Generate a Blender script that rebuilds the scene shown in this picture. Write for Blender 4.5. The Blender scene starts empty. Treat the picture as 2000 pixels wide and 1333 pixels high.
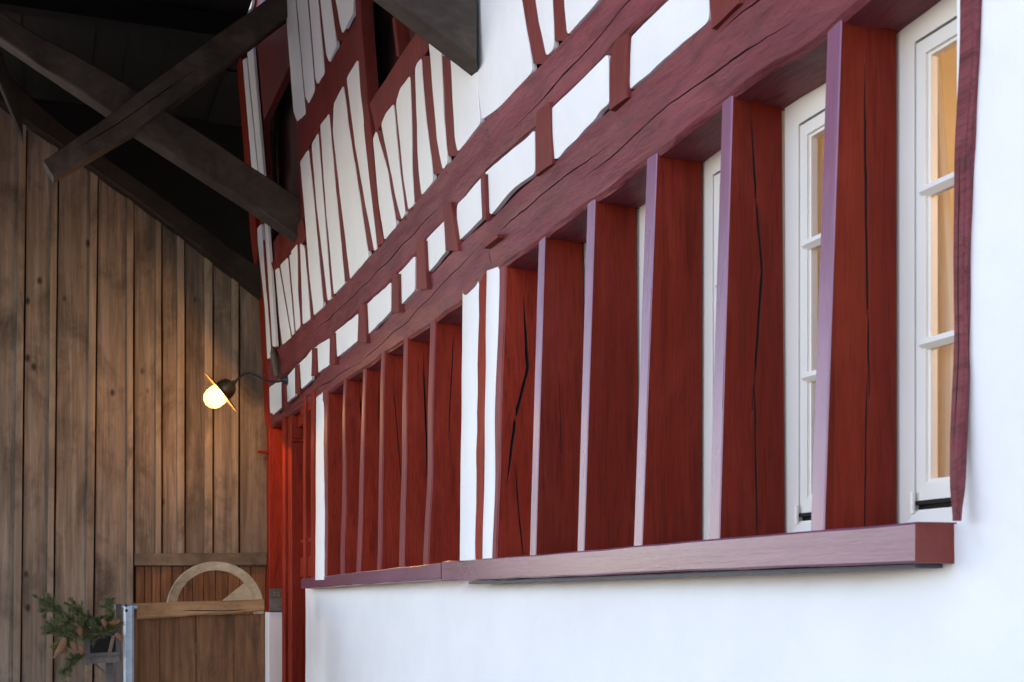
import bpy, bmesh, math, random
from mathutils import Vector, Matrix, noise
random.seed(7)
scene = bpy.context.scene
# ------------------------------------------------------------------ camera
EYE = 1.65
F_PX = 2500.0
HX, HY = 80.0, 1160.0               # vanishing point of the house wall (photo pixels, 2000 wide)
TH = math.atan((1000 - HX) / F_PX)
cam_d = bpy.data.cameras.new("camera"); cam = bpy.data.objects.new("camera", cam_d)
scene.collection.objects.link(cam); scene.camera = cam
cam.location = (0, 0, EYE); cam.rotation_euler = (math.radians(90), 0, -TH)
cam_d.lens = 36 * F_PX / 2000; cam_d.sensor_width = 36
cam_d.shift_y = (HY - 666.5) / 2000
cam_d.clip_end = 2000; cam_d.clip_start = 0.05
cam_d.dof.use_dof = True; cam_d.dof.focus_distance = 6.5; cam_d.dof.aperture_fstop = 9
# ------------------------------------------------------------------ light
SUN_EL, SUN_AZ = math.radians(40), math.radians(92)      # azimuth clockwise from +Y
world = bpy.data.worlds.new("World"); scene.world = world; world.use_nodes = True
wn = world.node_tree; bg = wn.nodes['Background']
sky = wn.nodes.new('ShaderNodeTexSky'); sky.sky_type = 'NISHITA'; sky.sun_disc = False
sky.sun_elevation = SUN_EL; sky.sun_rotation = SUN_AZ; sky.dust_density = 0.4; sky.ozone_density = 2.0; sky.air_density = 1.0
wn.links.new(sky.outputs[0], bg.inputs[0]); bg.inputs[1].default_value = 0.15
sd = bpy.data.lights.new("sun", 'SUN'); so = bpy.data.objects.new("sun", sd); scene.collection.objects.link(so)
sd.energy = 3.0; sd.angle = math.radians(0.5); sd.color = (1.0, 0.93, 0.84)
sdir = Vector((math.sin(SUN_AZ) * math.cos(SUN_EL), math.cos(SUN_AZ) * math.cos(SUN_EL), math.sin(SUN_EL)))
so.rotation_euler = sdir.to_track_quat('Z', 'Y').to_euler()
scene.view_settings.view_transform = 'Standard'; scene.view_settings.look = 'None'
scene.view_settings.gamma = 1; scene.view_settings.use_curve_mapping = False
scene.view_settings.exposure = 2.2
try:
    scene.view_settings.use_white_balance = True
    scene.view_settings.white_balance_temperature = 7750
    scene.view_settings.white_balance_tint = 22
except Exception: pass

# ------------------------------------------------------------------ helpers
FW = Vector((math.sin(TH), math.cos(TH), 0)); RT = Vector((math.cos(TH), -math.sin(TH), 0)); CAM = Vector((0, 0, EYE))
def ray(px, py): return FW + RT * ((px - 1000) / F_PX) + Vector((0, 0, (HY - py) / F_PX))
def onX(px, py, X): d = ray(px, py); return CAM + d * (X / d.x)
def onY(px, py, Y): d = ray(px, py); return CAM + d * (Y / d.y)
def XW(z):                                   # front surface of the house framing: leans outwards above the beams
    h = z - EYE
    return 1.75 - 0.05 * max(0.0, h - 1.35)
def W(px, py, off=0.0):                      # a point of the facade
    X = 1.75
    for _ in range(25):
        p = onX(px, py, X + off); X = XW(p.z)
    return p
def yat(px, X): return onX(px, HY - 100, X).y
def noi(v, s=1.0, seed=0.0): return noise.noise(Vector((v[0] * s + seed, v[1] * s + seed * 1.7, v[2] * s - seed)))
def interp(pts, t):
    if t <= pts[0][0]: return pts[0][1]
    for (a, b), (c, d) in zip(pts, pts[1:]):
        if t <= c: return b + (d - b) * (t - a) / (c - a) if c > a else d
    return pts[-1][1]
col = scene.collection
def tag(o, label=None, cat=None, group=None, kind=None):
    for k, v in (('label', label), ('category', cat), ('group', group), ('kind', kind)):
        if v: o[k] = v
    return o
def thing(name, loc, label, cat, group=None):
    o = bpy.data.objects.new(name, None); col.objects.link(o); o.location = loc; o.empty_display_size = .1
    return tag(o, label, cat, group)
def root_of(p):
    if p.parent is not None: return Vector((0, 0, 0))      # parts are built in world coordinates
    v = Vector((0, 0, 0))
    while p is not None: v = v + p.location; p = p.parent
    return v
def mk(name, verts, faces, mat, parent=None, smooth=False, sharp=35):
    me = bpy.data.meshes.new(name); me.from_pydata([tuple(v) for v in verts], [], faces)
    bm = bmesh.new(); bm.from_mesh(me)
    bmesh.ops.recalc_face_normals(bm, faces=bm.faces)
    if smooth:
        for f in bm.faces: f.smooth = True
        lim = math.radians(sharp)
        for e in bm.edges:
            if len(e.link_faces) == 2 and e.calc_face_angle(0) > lim: e.smooth = False
    bm.to_mesh(me); bm.free()
    if mat: me.materials.append(mat)
    o = bpy.data.objects.new(name, me); col.objects.link(o)
    if parent is not None:
        o.parent = parent; o.matrix_parent_inverse = Matrix.Translation(-root_of(parent))
    return o
def loft(loops, caps=True, close=True):
    n = len(loops[0]); vs = [v for l in loops for v in l]; fs = []
    for i in range(len(loops) - 1):
        for j in range(n if close else n - 1):
            k = (j + 1) % n
            fs.append((i * n + j, i * n + k, (i + 1) * n + k, (i + 1) * n + j))
    if caps: fs.append(tuple(range(n))); fs.append(tuple(range((len(loops) - 1) * n, len(loops) * n)))
    return vs, fs
def timber(name, quad, n, mat, parent, m=6, cracks=(), amp=.003, bev=.006, seed=0, nscale=6, stretch=None, edge=.0):
    """quad(t) -> corners A,B,C,D ; AB is the main seen face. cracks: (t0,t1,[(t,s)..],width,depth)"""
    loops = []; crk = []
    for i in range(n + 1):
        t = i / n; A, B, C, D = [Vector(v) for v in quad(t)]
        L = (B - A).length; nm = ((A - D).normalized() + (B - C).normalized()).normalized()
        if edge:
            ax = (B - A).normalized()
            A = A + ax * noi(A, nscale * .5, seed + 3) * edge; B = B + ax * noi(B, nscale * .5, seed + 9) * edge
        ss = []
        cr = []
        for (t0, t1, path, w, dp) in cracks:
            k = 0
            if t0 < t < t1: w = w * .6; dp = dp * .8; k = min(1, (t - t0) / (t1 - t0) * 5, (t1 - t) / (t1 - t0) * 5); k *= .65 + .5 * abs(noi((t * 9, seed, 0), 2))
            s = interp(path, t) + .012 * noi((t * 14, seed, 1), 1) + .007 * noi((t * 60, seed, 2), 1)
            cr.append((s, w * k / L, dp * k))
        cr.sort(); b2 = min(bev, L * .2)
        bounds = [0.0]
        for s, w, d in cr: bounds += [s]
        bounds.append(1.0)
        q = max(2, m // (len(cr) + 1))
        cols = []
        for b in range(len(bounds) - 1):
            lo = bounds[b] + (cr[b - 1][1] if b > 0 else 0); hi = bounds[b + 1] - (cr[b][1] if b < len(cr) else 0)
            for j in range(q + 1):
                cols.append((lo + (hi - lo) * j / q, 0))
                if b == 0 and j == 0: cols.append((lo + b2 / L, 0))
                if b == len(bounds) - 2 and j == q - 1: cols.append((hi - b2 / L, 0))
            if b < len(cr): cols.append((cr[b][0], cr[b][2]))
        loop = []
        b2 = min(bev, L * .2)
        for jc, (s, d) in enumerate(cols):
            if d > .003 and i < n: crk.append((i, jc))
            P = A.lerp(B, s); dd = d
            e = min(s, 1 - s) * L
            if e < b2 * .5: dd += b2 * .7
            if d == 0: P = P + nm * (noi((P.x * 1, P.y * (stretch[0] if stretch else 1), P.z * (stretch[1] if stretch else 1)), nscale, seed) * amp)
            loop.append(P - nm * dd)
        bc = (C - B).normalized(); ad = (D - A).normalized()
        ab = (B - A).normalized()
        # bevel shoulder points on neighbouring faces
        loop.append(B + bc * b2)
        lb = (C - B).length
        for s in (.35, .7):
            P = B.lerp(C, s); loop.append(P + ab * noi(P, nscale, seed + 5) * amp * .8)
        loop += [C, D]
        for s in (.7, .35):
            P = A.lerp(D, s); loop.append(P - ab * noi(P, nscale, seed + 7) * amp * .8)
        loop.append(A + ad * b2)
        # pull the two main face corners in slightly to round them
        loop[0] = loop[0] + ab * b2 * .35; 
        k = len(cols) - 1; loop[k] = loop[k] - ab * b2 * .35
        loops.append(loop)
    vs, fs = loft(loops)
    o = mk(name, vs, fs, mat, parent, smooth=True, sharp=24)
    if crk:                                   # the inside of a drying split is bare dark wood
        o.data.materials.append(M_gap); nl = len(loops[0])
        for (i, j) in crk:
            o.data.polygons[i * nl + j].material_index = 1; o.data.polygons[i * nl + j - 1].material_index = 1
    return o
def box(name, x0, x1, y0, y1, z0, z1, mat, parent=None, bev=0.0):
    bm = bmesh.new()
    bmesh.ops.create_cube(bm, size=1)
    for v in bm.verts: v.co = Vector((x0 + (v.co.x + .5) * (x1 - x0), y0 + (v.co.y + .5) * (y1 - y0), z0 + (v.co.z + .5) * (z1 - z0)))
    if bev: bmesh.ops.bevel(bm, geom=bm.edges[:], offset=bev, segments=1, affect='EDGES')
    me = bpy.data.meshes.new(name); bm.to_mesh(me); bm.free(); me.materials.append(mat)
    o = bpy.data.objects.new(name, me); col.objects.link(o)
    if parent is not None:
        o.parent = parent; o.matrix_parent_inverse = Matrix.Translation(-root_of(parent))
    return o
def tube(name, pts, rad, mat, parent=None, seg=8):
    loops = []
    for i, p in enumerate(pts):
        p = Vector(p); a = Vector(pts[max(0, i - 1)]); b = Vector(pts[min(len(pts) - 1, i + 1)])
        d = (b - a).normalized(); u = d.orthogonal().normalized()
        if abs(d.z) < .9: u = d.cross(Vector((0, 0, 1))).normalized()
        v = d.cross(u); r = rad[i] if isinstance(rad, (list, tuple)) else rad
        loops.append([p + (u * math.cos(k * math.tau / seg) + v * math.sin(k * math.tau / seg)) * r for k in range(seg)])
    vs, fs = loft(loops); return mk(name, vs, fs, mat, parent, smooth=True, sharp=60)
def lathe(name, base, axis, prof, mat, parent=None, seg=24, caps=True):
    axis = Vector(axis).normalized(); u = axis.orthogonal().normalized(); v = axis.cross(u); base = Vector(base)
    loops = [[base + axis * h + (u * math.cos(k * math.tau / seg) + v * math.sin(k * math.tau / seg)) * max(r, .0004) for k in range(seg)] for (h, r) in prof]
    vs, fs = loft(loops, caps); return mk(name, vs, fs, mat, parent, smooth=True, sharp=50)

# ------------------------------------------------------------------ materials
def newmat(name):
    m = bpy.data.materials.new(name); m.use_nodes = True; nt = m.node_tree
    return m, nt, nt.nodes['Principled BSDF']
def ramp(nt, fac, stops):
    r = nt.nodes.new('ShaderNodeValToRGB'); els = r.color_ramp.elements
    while len(els) < len(stops): els.new(.5)
    for e, (p, c) in zip(els, stops): e.position = p; e.color = (*c, 1)
    nt.links.new(fac, r.inputs[0]); return r.outputs[0]
def coords(nt, scale, rnd=False):
    tc = nt.nodes.new('ShaderNodeTexCoord'); mp = nt.nodes.new('ShaderNodeMapping'); mp.inputs['Scale'].default_value = scale
    nt.links.new(tc.outputs['Object'], mp.inputs[0])
    if rnd:
        oi = nt.nodes.new('ShaderNodeObjectInfo'); ml = nt.nodes.new('ShaderNodeMath'); ml.operation = 'MULTIPLY'; ml.inputs[1].default_value = 37
        nt.links.new(oi.outputs['Random'], ml.inputs[0]); nt.links.new(ml.outputs[0], mp.inputs['Location'])
    return mp.outputs[0]
def noisetex(nt, co, scale, detail=6, rough=.6, dist=0):
    n = nt.nodes.new('ShaderNodeTexNoise'); n.inputs['Scale'].default_value = scale; n.inputs['Detail'].default_value = detail
    n.inputs['Roughness'].default_value = rough; n.inputs['Distortion'].default_value = dist
    nt.links.new(co, n.inputs['Vector']); return n.outputs['Fac']
def mix(nt, a, b, fac, mode='MIX'):
    m = nt.nodes.new('ShaderNodeMix'); m.data_type = 'RGBA'; m.blend_type = mode
    for inp, v in ((m.inputs[0], fac), (m.inputs[6], a), (m.inputs[7], b)):
        if isinstance(v, (int, float)): inp.default_value = v
        elif isinstance(v, tuple): inp.default_value = (*v, 1)
        else: nt.links.new(v, inp)
    return m.outputs[2]
def bump(nt, hs, bsdf):
    prev = None
    for h, st, dist in hs:
        b = nt.nodes.new('ShaderNodeBump'); b.inputs['Strength'].default_value = st; b.inputs['Distance'].default_value = dist
        nt.links.new(h, b.inputs['Height'])
        if prev: nt.links.new(prev, b.inputs['Normal'])
        prev = b.outputs['Normal']
    nt.links.new(prev, bsdf.inputs['Normal'])
    if 'Coat Normal' in bsdf.inputs: nt.links.new(prev, bsdf.inputs['Coat Normal'])
def paint(name, c0, c1, grain, rough, coat, bst=.5, mott=.5):
    m, nt, b = newmat(name)
    g = coords(nt, grain, True); g1 = noisetex(nt, g, 26, 7, .65, .6); g2 = noisetex(nt, g, 5, 4, .6, .3)
    g3 = noisetex(nt, g, 120, 5, .7, .4); pl = coords(nt, tuple(max(q, .3) for q in grain), True); p1 = noisetex(nt, pl, 7, 5, .6, .4); p2 = noisetex(nt, pl, 90, 4, .7)
    c = ramp(nt, g2, [(.25, c0), (.75, c1)])
    dk = tuple(v * .55 for v in c0)
    c = mix(nt, c, dk, ramp(nt, g1, [(.28, (mott, mott, mott)), (.5, (0, 0, 0))]))
    c = mix(nt, c, dk, ramp(nt, g3, [(.35, (mott * .7, mott * .7, mott * .7)), (.5, (0, 0, 0))]))
    lt = tuple(min(1, v * 1.25 + .012) for v in c1)
    c = mix(nt, c, lt, ramp(nt, p1, [(.5, (0, 0, 0)), (.75, (.5, .5, .5))]))
    nt.links.new(c, b.inputs['Base Color'])
    r = nt.nodes.new('ShaderNodeMapRange'); r.inputs['From Min'].default_value = .2; r.inputs['From Max'].default_value = .8
    r.inputs['To Min'].default_value = rough - .1; r.inputs['To Max'].default_value = rough + .14
    nt.links.new(p1, r.inputs[0]); nt.links.new(r.outputs[0], b.inputs['Roughness'])
    b.inputs['Coat Weight'].default_value = coat; b.inputs['Coat Roughness'].default_value = rough * .9; b.inputs['Coat IOR'].default_value = 1.55
    b.inputs['Specular IOR Level'].default_value = .05
    bump(nt, [(g1, bst, .005), (g3, bst * .8, .002), (p2, bst * .4, .002)], b)
    return m
RED0, RED1 = (.15, .014, .007), (.225, .023, .011)
M_post = paint('red_paint_new_vertical', RED0, RED1, (1, 1, .06), .5, .12, .7, .75)
M_postold = paint('red_paint_old_vertical', (.21, .017, .008), (.32, .029, .012), (1, 1, .08), .55, .12, .9, .85)
M_sill = paint('red_paint_sill', RED0, RED1, (1, .06, 1), .38, .8, .22, .25)
M_beam = paint('red_paint_hewn_beam', (.15, .022, .026), (.25, .048, .058), (1, .16, 1.0), .48, .5, 1.6, .95)
M_stud = paint('red_paint_stud', (.15, .022, .018), (.21, .034, .028), (1, 1, .12), .55, .3, .7, .5)
M_front = paint('sky_tinted_red_paint', (.215, .08, .125), (.275, .11, .175), (1, 1, .06), .3, 1.0, .25, .25)  # lavender in the base is sky reflection, also in the two below
M_frontold = paint('sky_tinted_old_red_paint', (.18, .032, .032), (.25, .052, .055), (1, 1, .08), .55, .25, .5, .5)
M_sillfront = paint('sky_tinted_sill_paint', (.145, .042, .078), (.20, .065, .12), (1, .06, 1), .3, 1.0, .25, .25)
def sky_tinted(o, mat):
    # outer faces: lavender sky reflection put into the paint colour; reveals stay deep red
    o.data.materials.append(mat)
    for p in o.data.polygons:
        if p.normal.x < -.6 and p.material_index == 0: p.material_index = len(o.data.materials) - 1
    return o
def plaster(name, c, bst=.3):
    m, nt, b = newmat(name); co = coords(nt, (1, 1, 1))
    n1 = noisetex(nt, co, 3.0, 5, .55); n2 = noisetex(nt, co, 45, 6, .65); n3 = noisetex(nt, co, 9, 3, .5)
    nt.links.new(ramp(nt, n1, [(.3, tuple(v * .94 for v in c)), (.7, c)]), b.inputs['Base Color'])
    b.inputs['Roughness'].default_value = .85
    bump(nt, [(n3, bst, .012), (n2, bst * .7, .003)], b); return m
M_plaster = plaster('white_lime_plaster', (.82, .815, .80), .5)
M_trim = plaster('white_painted_wood', (.88, .84, .76), .05)
M_trim.node_tree.nodes['Principled BSDF'].inputs['Roughness'].default_value = .4
def wood(name, stops, grain, rough=.8, bst=.7, rnd=.25, warm=None, knots=True):
    m, nt, b = newmat(name)
    g = coords(nt, grain, True); g1 = noisetex(nt, g, 30, 8, .7, .8); g2 = noisetex(nt, g, 6, 5, .6, .8)
    pl = coords(nt, (1, 1, .55) if grain[2] < 1 else (1, 1, 1), True); p1 = noisetex(nt, pl, 3.2, 5, .65, .5)
    mx = nt.nodes.new('ShaderNodeMath'); mx.operation = 'ADD'; h = nt.nodes.new('ShaderNodeMath'); h.operation = 'MULTIPLY'; h.inputs[1].default_value = .5
    nt.links.new(g1, mx.inputs[0]); nt.links.new(g2, mx.inputs[1]); nt.links.new(mx.outputs[0], h.inputs[0])
    c = ramp(nt, h.outputs[0], stops)
    c = mix(nt, c, tuple(v * .45 for v in stops[0][1]), ramp(nt, p1, [(.47, (0, 0, 0)), (.72, (.8, .8, .8))]))
    if knots:
        v = nt.nodes.new('ShaderNodeTexVoronoi'); v.inputs['Scale'].default_value = 5.2
        nt.links.new(coords(nt, (1, 1, .62), True), v.inputs['Vector'])
        c = mix(nt, c, tuple(q * .35 for q in stops[0][1]), ramp(nt, v.outputs['Distance'], [(.05, (.9, .9, .9)), (.13, (0, 0, 0))]))
    oi = nt.nodes.new('ShaderNodeObjectInfo')
    mr = nt.nodes.new('ShaderNodeMapRange'); mr.inputs['To Min'].default_value = 1 - rnd; mr.inputs['To Max'].default_value = 1 + rnd
    nt.links.new(oi.outputs['Random'], mr.inputs[0])
    cm = nt.nodes.new('ShaderNodeVectorMath'); cm.operation = 'SCALE'; nt.links.new(c, cm.inputs[0]); nt.links.new(mr.outputs[0], cm.inputs['Scale'])
    nt.links.new(cm.outputs[0], b.inputs['Base Color']); b.inputs['Roughness'].default_value = rough
    b.inputs['Specular IOR Level'].default_value = .3
    bump(nt, [(g1, bst, .004), (p1, bst * .4, .006)], b); return m
M_barn = wood('weathered_brown_boards', [(.3, (.06, .039, .028)), (.5, (.19, .134, .095)), (.7, (.36, .27, .20))], (1, 1, .045), rnd=.18)
M_barn2 = wood('weathered_batten_wood', [(.28, (.12, .08, .054)), (.5, (.25, .175, .12)), (.72, (.40, .30, .21))], (1, 1, .045), rnd=.1, knots=False)
M_door = wood('warm_brown_door_boards', [(.28, (.04, .015, .006)), (.5, (.16, .062, .024)), (.72, (.32, .15, .065))], (1, 1, .06), rnd=.12)
M_rail = wood('orange_brown_rail', [(.3, (.15, .055, .02)), (.5, (.38, .18, .075)), (.7, (.55, .32, .16))], (.08, 1, 1), knots=False, rnd=.05)
M_wheel = wood('pale_bent_wood', [(.28, (.30, .185, .10)), (.5, (.46, .31, .185)), (.72, (.58, .43, .28))], (1, 1, 1), knots=False, rnd=.05, bst=.3)
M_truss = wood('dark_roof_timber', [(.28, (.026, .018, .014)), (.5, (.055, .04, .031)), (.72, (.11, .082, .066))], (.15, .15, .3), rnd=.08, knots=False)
M_dark = wood('near_black_roof_boards', [(.28, (.002, .0015, .001)), (.5, (.004, .0028, .002)), (.72, (.007, .005, .0035))], (1, .1, 1), rnd=.1, knots=False)  # darkness of the unlit roof space put into the base colour
def simple(name, c, rough=.5, metal=0, nscale=30, var=.2, bst=.1):
    m, nt, b = newmat(name); n = noisetex(nt, coords(nt, (1, 1, 1)), nscale, 5, .6)
    nt.links.new(ramp(nt, n, [(.3, tuple(v * (1 - var) for v in c)), (.7, tuple(min(1, v * (1 + var)) for v in c))]), b.inputs['Base Color'])
    b.inputs['Roughness'].default_value = rough; b.inputs['Metallic'].default_value = metal
    bump(nt, [(n, bst, .003)], b); return m
M_iron = simple('dark_blue_iron', (.02, .03, .045), .5, .3)
M_cap = simple('tarnished_brass_cap', (.14, .085, .04), .45, .6)
M_zinc = simple('galvanised_steel', (.30, .36, .42), .42, .6, 12)
M_ground = simple('gravel_yard', (.30, .28, .25), .95, 0, 18, .35, .6)
M_gap = simple('dark_gap_wood', (.012, .01, .01), .9)
M_roomwall = simple('warm_room_wall', (.75, .62, .42), .9, 0, 3, .1)
M_plaque = simple('grey_slate_plaque', (.09, .085, .08), .5)
M_gold = simple('gilt_letters', (.45, .28, .07), .4, .6)
M_cone = simple('spruce_cone_brown', (.25, .11, .05), .7, 0, 160, .6, .8)
M_peg = simple('weathered_grey_wood', (.12, .095, .07), .85, 0, 40, .4, .5)
m, nt, b = newmat('fir_needles'); M_fir = m
oi = noisetex(nt, coords(nt, (1, 1, 1)), 25, 3, .6)
nt.links.new(ramp(nt, oi, [(.3, (.04, .055, .018)), (.7, (.17, .17, .06))]), b.inputs['Base Color']); b.inputs['Roughness'].default_value = .55
m, nt, b = newmat('window_glass'); M_glass = m
b.inputs['Base Color'].default_value = (1, 1, 1, 1); b.inputs['Roughness'].default_value = .02; b.inputs['Transmission Weight'].default_value = 1; b.inputs['IOR'].default_value = 1.02
b.inputs['Coat Weight'].default_value = .5
m, nt, b = newmat('lamp_globe_glass'); M_globe = m
b.inputs['Base Color'].default_value = (1, .93, .75, 1); b.inputs['Roughness'].default_value = .08
b.inputs['Emission Color'].default_value = (1, .66, .26, 1); b.inputs['Emission Strength'].default_value = .9
tp = nt.nodes.new('ShaderNodeBsdfTransparent'); tp.inputs[0].default_value = (1, .93, .78, 1); ms = nt.nodes.new('ShaderNodeMixShader'); ms.inputs[0].default_value = .05
nt.links.new(tp.outputs[0], ms.inputs[1]); nt.links.new(b.outputs[0], ms.inputs[2]); nt.links.new(ms.outputs[0], nt.nodes['Material Output'].inputs[0])
m, nt, b = newmat('glowing_bulb'); M_bulb = m
b.inputs['Emission Color'].default_value = (1, .72, .36, 1); b.inputs['Emission Strength'].default_value = 6
m, nt, b = newmat('cream_curtain'); M_curt = m
b.inputs['Base Color'].default_value = (.85, .8, .7, 1); b.inputs['Roughness'].default_value = .9
tr = nt.nodes.new('ShaderNodeBsdfTranslucent'); tr.inputs[0].default_value = (.9, .82, .7, 1); ms = nt.nodes.new('ShaderNodeMixShader'); ms.inputs[0].default_value = .5
nt.links.new(b.outputs[0], ms.inputs[1]); nt.links.new(tr.outputs[0], ms.inputs[2]); nt.links.new(ms.outputs[0], nt.nodes['Material Output'].inputs[0])

# ------------------------------------------------------------------ setting
YB = yat(520, 1.75)                          # barn wall plane
def grid(name, fn, n, m_, mat, parent=None):
    vs = [fn(i / n, j / m_) for i in range(n + 1) for j in range(m_ + 1)]
    fs = [(i * (m_ + 1) + j, (i + 1) * (m_ + 1) + j, (i + 1) * (m_ + 1) + j + 1, i * (m_ + 1) + j + 1) for i in range(n) for j in range(m_)]
    return mk(name, vs, fs, mat, parent, smooth=True, sharp=80)
g = mk('ground', [(-300, -300, 0), (300, -300, 0), (300, 300, 0), (-300, 300, 0)], [(0, 1, 2, 3)], M_ground); tag(g, kind='structure')

house = thing('timbered_house', (3.5, 5, 0), 'white plastered house with dark red timber framing and a long row of narrow windows', 'house')
XS = 1.70                                    # front of the sill
# ---- walls (closed body)
YE = yat(1886, 1.755); YL = yat(592, 1.78)
def zr(px, py, X): return onX(px, py, X).z
Z_SILL = zr(1787, 1050, XS); Z_BEAM = EYE + 1.36
def lowX(y, z):
    h = z - EYE
    k = min(1, max(0, (h - .12) / .4)); k = k * k * (3 - 2 * k)
    near = min(1, max(0, (2.6 - y) / .5))
    c = min(1, max(0, (h + .035) / .09)) if h < .12 else 0; c *= min(1, max(0, (y - 2.26) / .12))  # cove added under the sill to deepen its shade
    c *= min(1, max(0, (8.9 - y) / .3))
    return 1.797 + .05 * c * c - .034 * k * near + .006 * noi((1, y, z), 1.1) + .0015 * noi((5, y, z), 6)
def wall_sheet(name, y0, y1, z0, z1, n, m_):
    return grid(name, lambda u, v: (lowX(y0 + (y1 - y0) * u, z0 + (z1 - z0) * v), y0 + (y1 - y0) * u, z0 + (z1 - z0) * v), n, m_, M_plaster, house)
ZS = EYE + .125
YR = yat(1869, 1.763)
# one continuous L-shaped plaster face: below the windows and beside them
vs, fs, idx = [], [], {}
ys = sorted(set([-6 + i * .25 for i in range(33)] + [YR] + [2.3 + i * .22 for i in range(32)] + [YL]))
ys = [y for y in ys if y <= YL]
zs = sorted(set([i * .15 for i in range(11)] + [EYE + q for q in (-.06, -.035, -.015, .0, .015, .03, .045, .06, .08)] + [ZS] + [ZS + .12 * k for k in range(1, 40)]))
def vid(a, b_):
    if (a, b_) not in idx: idx[(a, b_)] = len(vs); zq = zs[b_] if zs[b_] != ZS or ys[a] < YR - 1e-6 else EYE + .146 - .048 * (ys[a] - 2.2) / 6.9; xq = lowX(ys[a], zq); vs.append((xq, ys[a] * xq / 1.763 if abs(ys[a] - YR) < 1e-6 else ys[a], zq))
    return idx[(a, b_)]
for a in range(len(ys) - 1):
    for b_ in range(len(zs) - 1):
        if ys[a + 1] <= YR + 1e-6 or zs[b_ + 1] <= ZS + 1e-6: fs.append((vid(a, b_), vid(a + 1, b_), vid(a + 1, b_ + 1), vid(a, b_ + 1)))
pw = mk('plaster_wall', vs, fs, M_plaster, house, smooth=True, sharp=80)
box('inner_wall', 1.945, 2.05, -6, YL, 0, EYE + .1, M_plaster, house)
box('inner_wall', 1.86, 2.05, -6, YR - .02, ZS, 8, M_plaster, house)
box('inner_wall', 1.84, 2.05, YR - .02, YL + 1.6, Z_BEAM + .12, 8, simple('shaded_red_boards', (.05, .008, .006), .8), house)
box('back_wall', 5.0, 5.2, -6, YB + .6, 0, 8, M_roomwall, house)
box('side_wall', 2.05, 5.0, -6.2, -6, 0, 8, M_roomwall, house)
box('side_wall', 2.05, 5.0, YB + .4, YB + .6, 0, 8, M_roomwall, house)
box('ceiling', 2.05, 5.0, -6, YB + .4, EYE + 1.5, EYE + 1.6, M_roomwall, house)
box('house_floor', 2.05, 5.0, -6, YB + .4, .2, .3, M_roomwall, house)
box('roof_deck', 1.2, 5.6, -6.4, YB + .8, 8.0, 8.15, M_dark, house)

# ---- beams
def edge_yz(pts, off=0.0):
    out = []
    for p in pts:
        q = W(p[0], p[1], off); out.append((q.y, q.z))
    return sorted(out)
b1_low = [(515, 842), (600, 792), (638, 768), (745, 697), (855, 622), (898, 590), (985, 522), (1062, 466), (1162, 394), (1279, 303), (1356, 243), (1434, 189), (1501, 145), (1569, 101), (1612, 66), (1650, 30), (1760, -60), (1960, -220)]
b1_up = [(515, 800), (545, 808), (573, 787), (598, 760), (622, 730), (660, 698), (715, 656), (780, 600), (835, 537), (895, 476), (955, 424), (1040, 345), (1080, 312), (1190, 208), (1228, 176), (1300, 112), (1388, 35), (1450, -30), (1700, -260), (1960, -500)]
b2_low = [(515, 768), (545, 745), (575, 715), (600, 694), (648, 658), (697, 612), (765, 550), (830, 477), (872, 430), (943, 344), (1045, 254), (1190, 104), (1222, 72), (1305, 0), (1400, -90), (1960, -620)]
b2_up = [(515, 712), (540, 681), (586, 638), (631, 598), (652, 578), (674, 553), (720, 503), (750, 470), (786, 424), (846, 356), (862, 335), (894, 298), (940, 240), (987, 197), (1041, 137), (1083, 93), (1107, 68), (1170, 0), (1300, -150), (1960, -800)]
def wall_beam(name, lo, up, y0, y1, off, depth, n, cracks, seed):
    L = edge_yz(lo); U = edge_yz(up)
    def quad(t):
        y = y1 + (y0 - y1) * t
        zl = interp(L, y); zu = interp(U, y)
        return ((XW(zu) + off, y, zu), (XW(zl) + off, y, zl), (XW(zl) + off + depth, y, zl), (XW(zu) + off + depth, y, zu))
    return timber(name, quad, n, M_beam, house, m=14, cracks=cracks, amp=.012, bev=.014, seed=seed, nscale=7, stretch=(.5, 1.6), edge=.014)
YJ = yat(958, 1.75)
NEAR = YR - .05
wall_beam('lower_beam', b1_low, b1_up, NEAR, YJ, 0, .19, 170,
    [(.02, .42, [(0, .42), (.2, .36), (.42, .45)], .0055, .03), (.3, .8, [(.3, .62), (.55, .55), (.8, .72)], .0055, .03), (.66, .99, [(.66, .28), (1, .4)], .007, .03)], 1)
wall_beam('lower_beam', b1_low, b1_up, YJ + .004, YB, .003, .19, 170,
    [(.55, .99, [(.55, .75), (1, .3)], .0055, .03), (.2, .6, [(.2, .5), (.6, .7)], .006, .02)], 2)
wall_beam('upper_beam', b2_low, b2_up, NEAR, YJ, -.004, .1, 160, [(.1, .7, [(.1, .7), (.7, .45)], .006, .03)], 3)
wall_beam('upper_beam', b2_low, b2_up, YJ + .004, YB, -.001, .1, 160, [(.3, .95, [(.3, .45), (.95, .62)], .006, .02)], 4)

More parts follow.
